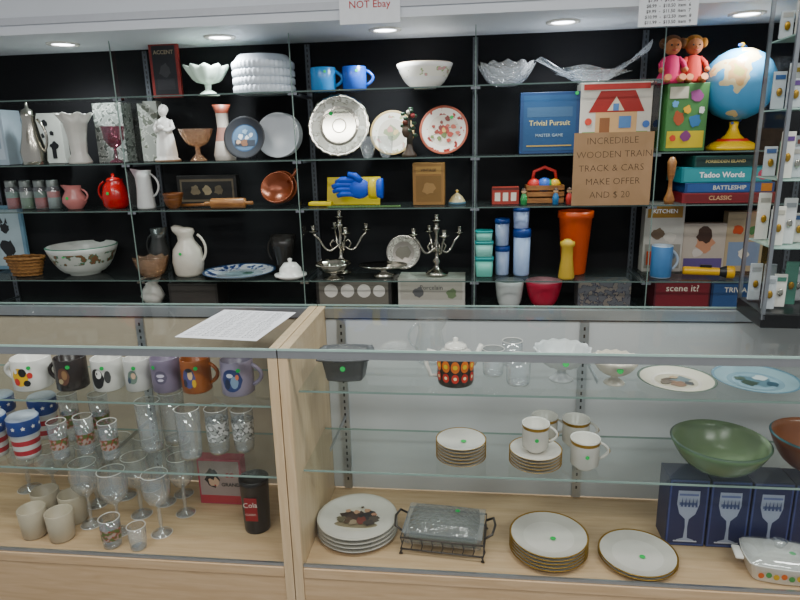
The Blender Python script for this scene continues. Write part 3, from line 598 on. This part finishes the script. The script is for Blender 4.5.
vessel('clear_glass_pitcher',A1.at(.13),430,30,42,[(0,0),(.75,0),(.9,.1),(1,.4),(.75,.75),(.8,1)],GLASS,handle=(180,.9,.3,.6,.8),spout=0)
tumbler('glass_tumbler',A1.at(.03),493,22,26,STEM,taper=.85);tumbler('glass_tumbler',A1.at(-.04),518,24,28,STEM,taper=.9)
tumbler('glass_tumbler',A1.at(.12),512,20,24,STEM,taper=.9)
ruf=lambda r,z,a,t:(r*(1+.03*cos(14*a)*(z>.04)),z+.002*cos(14*a)*(z>.04))
bowl('milk_glass_pedestal_bowl',A1.at(.0),561,56,31,mat('#d4d8d8',.25),.34,stemh=.4,footr=.42,fn=ruf,seg=56,dot=True)
bowl('milk_glass_pedestal_bowl',A1.at(-.02),614,46,25,mat('#d9d2c4',.25),.34,stemh=.35,footr=.45,fn=ruf,seg=56,dot=True)
plates('scene_plate',A1.at(-.01),676,74,1,mat('#d4cec2',.25),rim=mat('#4a5a4c'),rim2=mat('#c7c2b0'),items=[('c',.5,0,.3,'#b4ad98'),('b',.42,.02,.1,'#4a3a2a'),('b',.58,.05,.12,'#5c6a6c'),('b',.5,-.1,.1,'#7a5a40'),('b',.65,-.08,.06,'#2a2a28'),('b',.35,-.05,.07,'#5c5040'),('b',.5,.12,.05,'#a89070')])
plates('blue_scene_plate',A1.at(0),755,80,1,mat('#7d98a4',.25),rim=mat('#5c7c8c'),rim2=mat('#86a0a8'),items=[('c',.5,0,.32,'#84a0ac'),('b',.5,.02,.18,'#5c7884'),('b',.42,-.06,.09,'#3a4a40'),('b',.6,.1,.08,'#c0cccc'),('b',.66,-.1,.07,'#34505e'),('b',.35,.08,.06,'#4a5a50')])
CRM=mat('#dedad2',.22)
plates('gold_rim_saucer_stack',A2.at(.01),461,50,6,CRM,rim=GOLD,gap=.14,dot=True,rw=.95)
plates('gold_rim_saucer_stack',A2.at(-.01),535,52,5,CRM,rim=GOLD,gap=.13,rw=.95)
def cup(u,w,h,row,hang):
    s=row.s(u);r=w*s/2;H=h*s*VS;b=B()
    b.lathe([(0,0),(r*.6,0),(r*.62,.04*H),(r*.95,.16*H),(r*.97,.84*H),(r,.88*H),(r,.95*H),(r,H),(r*.92,.97*H),(r*.85,.2*H),(0,.1*H)],CRM,28,mats=[None,None,None,None,GOLD,GOLD,None,None,None,None])
    Q=RZ(hang);b.tube([Q@Vector((r*.95+r*.6*sin(pi*t/8)**.8,0,H*(.85-.55*t/8))) for t in range(9)],r*.1,CRM)
    b.tube([Q@Vector((r*.97+r*.69*sin(pi*t/6)**.8,0,H*(.78-.42*t/6)+0.0)) for t in range(2,5)],r*.05,GOLD,6)
    b.disc(0,0,.006,DOT,T(0,-r*1.0,H*.55)@RX(90));b.done('gold_rim_teacup',(row.x(u),row.Y,row.Z))
hs=A2.s(535)*26
cup(535,27,29,A2.at(-.01,(4*.13+.04)*hs+.001),0)
cup(575,27,28,A2.at(.12),0);cup(584,29,31,A2.at(-.02),0);cup(544,26,27,A2.at(.14),0)
bowl('green_ceramic_bowl',A2.at(.0),717,92,30,mat('#5c7456',.25,0,.12,12),.38,inner=mat('#78896c',.25,0,.12,12),rim=mat('#3c5040'))
bowl('brown_stoneware_bowl',A2.at(.02),813,84,34,mat('#5b3322',.3,0,.2,14),.4,inner=mat('#7a4c34',.3),rim=mat('#2a5a62'))
gr=mat('#a8a49c')
plates('illustrated_plate_stack',A3.at(.02),358,80,4,mat('#dcd9d0',.25),rim=mat('#cfcabf'),edge=gr,gap=.11,items=[('c',.5,0,.33,'#d9d4c6'),('e',.5,-.12,.27,.07,'#8c8068'),('b',.36,.06,.09,'#3a2c26'),('b',.5,.02,.12,'#4a3a34'),('b',.62,.06,.1,'#2f2c30'),('b',.70,.0,.07,'#5a5048'),('b',.36,.15,.035,'#c09a80'),('b',.47,.13,.04,'#c09a80'),('b',.60,.17,.04,'#c09a80'),('b',.70,.09,.035,'#b88c74'),('b',.56,-.05,.07,'#7a4038'),('b',.4,-.06,.07,'#5c4a3c'),('b',.3,-.04,.06,'#6a6450'),('b',.46,-.1,.05,'#a0907a'),('b',.66,-.1,.06,'#443c38'),('b',.53,.22,.02,'#3c2c20')],d=.9)
s=A3.s(445);b=B();W_=76*s;D_=.16;WR=mat('#4a4440',.35,.6)
b.box((0,0,.055),(W_,D_,.045),GLASS,bev=.012);b.lathe([(0,0.105),(.03,.104),(.09,.095),(.118,.082),(.12,.078)],SMOKE,48,fn=lambda r,z,a,t:(r/max(abs(cos(a)),abs(sin(a)))**.8,z),sx=.95,sy=.68)
b.box((0,0,.078),(W_*1.02,D_*1.03,.008),GLASS,bev=.003)
for z in(.02,.06):
    b.tube([(x*W_/2*1.04,y*D_/2*1.06,z) for x,y in((-1,-1),(0,-1),(1,-1),(1,0),(1,1),(0,1),(-1,1),(-1,0))],.003,WR,6,True)
n=9
for k in range(n):
    x=-W_/2*1.04+W_*1.04*k/(n-1)
    b.tube([(x,-D_/2*1.06,.02),(x+.006,-D_/2*1.09,.04),(x,-D_/2*1.06,.06)],.002,WR,6)
for sx in(-1,1):
    b.tube([(sx*W_*.52,-.05,.06),(sx*W_*.62,-.045,.075),(sx*W_*.65,0,.08),(sx*W_*.62,.045,.075),(sx*W_*.52,.05,.06)],.004,WR,8)
    for sy in(-1,1): b.tube([(sx*W_*.5,sy*D_*.5,.02),(sx*W_*.53,sy*D_*.55,.0035),(sx*W_*.5,sy*D_*.52,.0035)],.0035,WR,6)
b.box((0,0,.0478),(W_*.86,D_*.84,.028),mat('#7f847a',.3),bev=.006)
b.disc(.04,.02,.008,DOT,T(0,0,.106))
b.done('casserole_in_wire_rack',(A3.x(445),1.77,A3.Z),-5)
cr2=mat('#d3cfc6',.25)
plates('gold_rim_dinner_plate_stack',A3.at(-.03),548,77,5,CRM,rim=GOLD,gap=.095,dot=True,rim2=cr2,rw=.95)
plates('gold_rim_dinner_plate_stack',A3.at(-.05),637,76,2,CRM,rim=GOLD,gap=.095,dot=True,rim2=cr2,rw=.95)
GP=[(.22,.08),(.22,.1),(.05,.13),(.03,.3),(.05,.42),(.2,.5),(.28,.65),(.27,.85)]
row=A3.at(.08)
for u0,u1 in((660.5,697),(700.5,737),(740.5,777),(780.5,817)):
    pts=[(.5+x,y) for x,y in GP]+[(.5-x,y) for x,y in GP[::-1]]
    GB=mat('#a3abc0',.5)
    its=[('r',.02,.015,.98,.985,'#3c4880'),('r',.06,.04,.94,.96,'#1a2350'),('p',[(x,y*.98) for x,y in pts],GB),('r',.28,.62,.72,.66,'#5a668c'),('r',.26,.76,.74,.79,'#6a74a0'),('r',.2,.07,.8,.09,'#c8ccd8')]
    for k in range(5): its.append(('p',[(.31+k*.09,.6),(.34+k*.09,.74),(.37+k*.09,.6)],'#3f4c78'))
    pbox('goblet_gift_box',row,u0,u1,70,.1,'#20284e',its)
b=B()
f=lambda r,z,a,t:(r/max(abs(cos(a)),abs(sin(a)))**.72,z)
b.lathe([(0,0),(.075,0),(.08,.005),(.092,.055),(.098,.06),(.094,.062),(.08,.02),(0,.012)],WHITE,44,fn=f,sy=.75)
b.lathe([(.096,.062),(.09,.07),(.05,.084),(.0,.086)],STEM,44,fn=f,sy=.75);b.lathe([(.0,.086),(.012,.088),(.016,.1),(.02,.106),(0,.108)],STEM,20)
for k in range(7):
    b.disc(-.06+k*.02,.03+.004*(k%2),.008,mat(('#c8642c','#4f8a4c','#c8a03c')[k%3]),FR(-.0695),ry=.009)
for sx in(-1,1): b.box((sx*.108,0,.052),(.024,.06,.01),WHITE,bev=.004)
b.disc(0,.0,.009,DOT,T(.03,-.02,.083))
b.done('covered_casserole_dish',(A3.x(764),1.705,A3.Z),-8)
# ---- left counter rows
L1=Row(1.77,LS1+.0008);L2=Row(1.78,LS2+.0008);L3=Row(1.76,DZ)
c_=mat
mug('novelty_coffee_mug',L1,35,36,30,WHITE,180,items=[(-90,.5,26,.3,c_('#e0b428')),(-80,.65,12,.14,BLACK),(-100,.35,10,.12,c_('#c23a34')),(-70,.3,10,.1,BLACK),(-100,.7,6,.08,WHITE),(-60,.55,8,.1,c_('#c23a34'))],dot=30)
mug('novelty_coffee_mug',L1,74,30,31,mat('#2a2220',.25),180,items=[(-85,.5,22,.28,c_('#5a3a2c')),(-80,.55,10,.15,c_('#8a6a4c')),(-95,.35,10,.08,c_('#a89878'))],dot=25)
mug('novelty_coffee_mug',L1,110,29,31,mat('#d8d6d0',.25),60,items=[(-100,.45,28,.32,BLACK),(-92,.6,12,.14,WHITE),(-60,.5,12,.2,c_('#3a3a3a')),(-97,.62,3,.04,BLACK)],dot=15)
mug('white_coffee_mug',L1,140,25,31,mat('#c8c6c2',.25),60,items=[(-85,.5,22,.22,c_('#6a7a70')),(-80,.55,10,.1,c_('#c8a890')),(-100,.4,8,.1,c_('#3a4a5a'))],dot=15)
mug('gray_coffee_mug',L1,168,28,33,mat('#7b7084',.3),60,items=[(-85,.5,26,.2,c_('#5c5468')),(-85,.55,16,.05,c_('#c8c0d0')),(-85,.42,12,.04,c_('#c8c0d0'))],dot=-20)
mug('novelty_coffee_mug',L1,198,29,33,mat('#9a5830',.3),0,items=[(-95,.5,26,.3,c_('#4a4a7a')),(-88,.6,10,.14,c_('#d8b890')),(-110,.35,9,.12,c_('#2a2a40')),(-75,.35,8,.12,c_('#c8a040')),(-92,.75,14,.06,c_('#2a2a30'))],dot=25)
mug('scenic_coffee_mug',L1.at(-.01),239,32,34,mat('#9890a4',.3),0,items=[(-90,.5,38,.33,c_('#2c3a6a')),(-80,.45,14,.18,c_('#7a90a8')),(-105,.4,10,.15,c_('#1c2440')),(-95,.65,12,.06,c_('#c8ccd8')),(-70,.6,6,.08,c_('#c87858'))],dot=25)
def startum(u,w,h,row):
    s=row.s(u);r=w*s/2;H=h*s*VS;b=B()
    b.lathe([(0,0),(r*.8,0),(r*.84,.1*H),(r*.87,.22*H),(r*.89,.34*H),(r*.91,.46*H),(r*.93,.56*H),(r*1.0,.6*H),(r*1.04,.62*H),(r*1.04,.95*H),(r*.92,H),(0,H)],mat('#cfcdca',.3),28,
     mats=[None,None,mat('#a8303a'),None,mat('#a8303a'),None,mat('#c8d0dc'),mat('#1f3c80'),mat('#1f3c80'),mat('#a8b4c8'),mat('#b8c0cc')])
    for k in range(10):
        Q=RZ(k*36)@T(0,-r*1.045,.78*H)@RX(90);pts=[]
        for j in range(10):
            rr=(.17 if j%2==0 else .08)*r;pts.append((rr*sin(j*pi/5),rr*cos(j*pi/5)))
        b.poly(pts,WHITE,Q)
    b.done('patriotic_tumbler',(row.x(u),row.Y,row.Z))
startum(6,25,42,L2.at(.09));startum(29,28,42,L2.at(-.05));startum(48,25,42,L2.at(.09));startum(-3,27,42,L2.at(-.05))
redd=voro('red_glass_decor','#a99890',['#9a302a','#5c6c3c'],70,.46)
for u,y in((74,.07),(88,-.02),(104,.07),(62,-.06),(112,-.05)): tumbler('decorated_glass',L2.at(y),u,18,48 if y>0 else 38,STEM,taper=.8,items=[(.3,.58,redd)])
for u,y in((153,.02),(176,.09),(192,-.02)): tumbler('tall_glass_tumbler',L2.at(y),u,24,50,STEM,taper=.82)
chk=voro('black_glass_decor','#a8aaa8',['#1a1a1a','#d8d8d8'],60,.46)
tumbler('printed_glass',L2.at(.02),220,23,45,STEM,taper=.8,items=[(.3,.75,chk)]);tumbler('printed_glass',L2.at(.04),245,22,42,STEM,taper=.8,items=[(.3,.75,chk)])
for u,w,h,Y in((30,30,50,1.97),(56,28,50,1.93),(80,26,50,1.99),(98,28,64,1.89),(126,28,62,1.95),(92,28,66,1.77),(120,29,66,1.735),(142,28,62,1.84),(166,27,60,1.92),(152,25,56,2.01),(184,26,56,1.98),(162,28,64,1.74),(112,26,60,1.98),(186,26,60,1.86)):
    goblet('stemmed_wine_glass',L3,u,w,h,Y=Y)
for u,Y in((36,1.70),(63,1.69),(49,1.80),(76,1.79)): mug('beige_coffee_mug',Row(Y,DZ),u,26,29,mat('#bdb29e',.35),140,taper=.88)
tumbler('shot_glass',Row(1.665,DZ),113,20,30,STEM,taper=.8,items=[(.3,.7,redd)])
tumbler('shot_glass',Row(1.66,DZ),139,18,24,STEM,taper=.8)
pbox('pop_art_gift_box',Row(1.95,DZ),203,247,47,.05,'#b8465c',[('r',.04,.04,.96,.96,'#a99894'),('r',.04,.04,.96,.2,'#b8424c'),('b',.35,.55,.17,'#1c1418'),('b',.37,.5,.12,'#d8b8a0'),('b',.33,.68,.12,'#1c1418'),('c',.39,.43,.02,'#b02030'),('t','so',.75,.68,.2,'#b22a34'),('t','GRAND',.75,.45,.11,'#3a3a3a')])
b=B();s=Row(1.8,DZ).s(261);r_=14*s;H=56*s
b.lathe([(0,0),(r_*.88,0),(r_*.9,.01),(r_,.9*H),(r_*1.03,.91*H),(r_*1.03,H),(r_*.95,H),(r_*.9,.92*H),(0,.9*H)],mat('#1d1a1b',.35),32)
b.box((0,-r_*.97,.5*H),(r_*.9,.003,.44*H),mat('#8c1c24',.4),bev=.001)
b.text('Cola',.026,mat('#e8e0d8'),T(0,-r_*1.04-.002,.6*H)@RX(90)@RZ(5));b.text('CLASSIC',.010,mat('#d8d0c8'),T(0,-r_*1.02-.003,.42*H)@RX(90))
b.done('soda_tumbler',(Row(1.8,DZ).x(258),1.8,DZ))
# ------------------------------------------------------------ tall display case on right counter
tc=Row(1.84,.975);x0=tc.x(760);b=B();cw=.34;cdp=.2;ht=1.0;BK=mat('#121214',.3)
b.box((cw/2,cdp/2,.022),(cw,cdp,.044),BK,bev=.003);b.box((cw/2,cdp/2,ht),(cw,cdp,.02),BK,bev=.002)
for xx in(.005,cw-.005):
    for yy in(.005,cdp-.005): b.box((xx,yy,ht/2+.01),(.01,.01,ht-.03),mat('#9a9da2',.3,.8))
b.poly([(0,0,.04),(0,cdp,.04),(0,cdp,ht-.01),(0,0,ht-.01)],PANE);b.poly([(0,0,.04),(cw,0,.04),(cw,0,ht-.01),(0,0,ht-.01)],PANE)
for k in range(1,5):
    z=.044+k*.19;b.box((cw/2,cdp/2,z),(cw-.02,cdp-.02,.004),GEDGE)
cols=['#5a3a7a','#a9923c','#989ca0','#3a5a8a','#a8a49c','#8a4a3a','#b8b4a8','#4a7a6a']
for k in range(5):
    for j in range(12):
        z=.046+k*.19+.0025;c=random.choice(cols);xx=.028+(j%8)*.04;yy=(.04+.03*(j%3)) if j<8 else .15;hh=random.uniform(.07,.14)
        b.box((xx,yy,z+hh/2),(.034,.008,hh),random.choice(['#d8d8d8','#c0c4c8','#e0dcd4',c]),bev=.001)
        b.ball((xx,yy-.008,z+hh*.45),(.008,.004,.012),SILV if j%2 else GOLD);b.box((xx,yy-.005,z+hh*.85),(.026,.002,.012),c)
b.done('jewelry_display_tower',(x0,1.84,.972),-3)
# ------------------------------------------------------------ lights
def area(name,loc,sx,sy,e,col=(1,.99,.96)):
    l=bpy.data.lights.new(name,'AREA');l.shape='RECTANGLE';l.size=sx;l.size_y=sy;l.energy=e;l.color=col
    o=bpy.data.objects.new(name,l);SC.collection.objects.link(o);o.location=loc
for i,(x,y) in enumerate(((-1.5,1.0),(0.2,1.0),(1.9,1.0),(-.8,-.6),(1.2,-.6))):
    b=B();b.box((0,0,0),(1.2,.3,.03),WHITE);b.box((0,0,-.017),(1.14,.24,.003),mat('#ffffff',.5,0,0,1,3));b.done('ceiling_light_fixture',(x,y,2.785))
    area('fixture_lamp',(x,y,2.75),1.1,.25,26)
w=bpy.data.worlds.new('world');SC.world=w;w.use_nodes=True
w.node_tree.nodes['Background'].inputs[0].default_value=(.9,.94,1,1);w.node_tree.nodes['Background'].inputs[1].default_value=.45
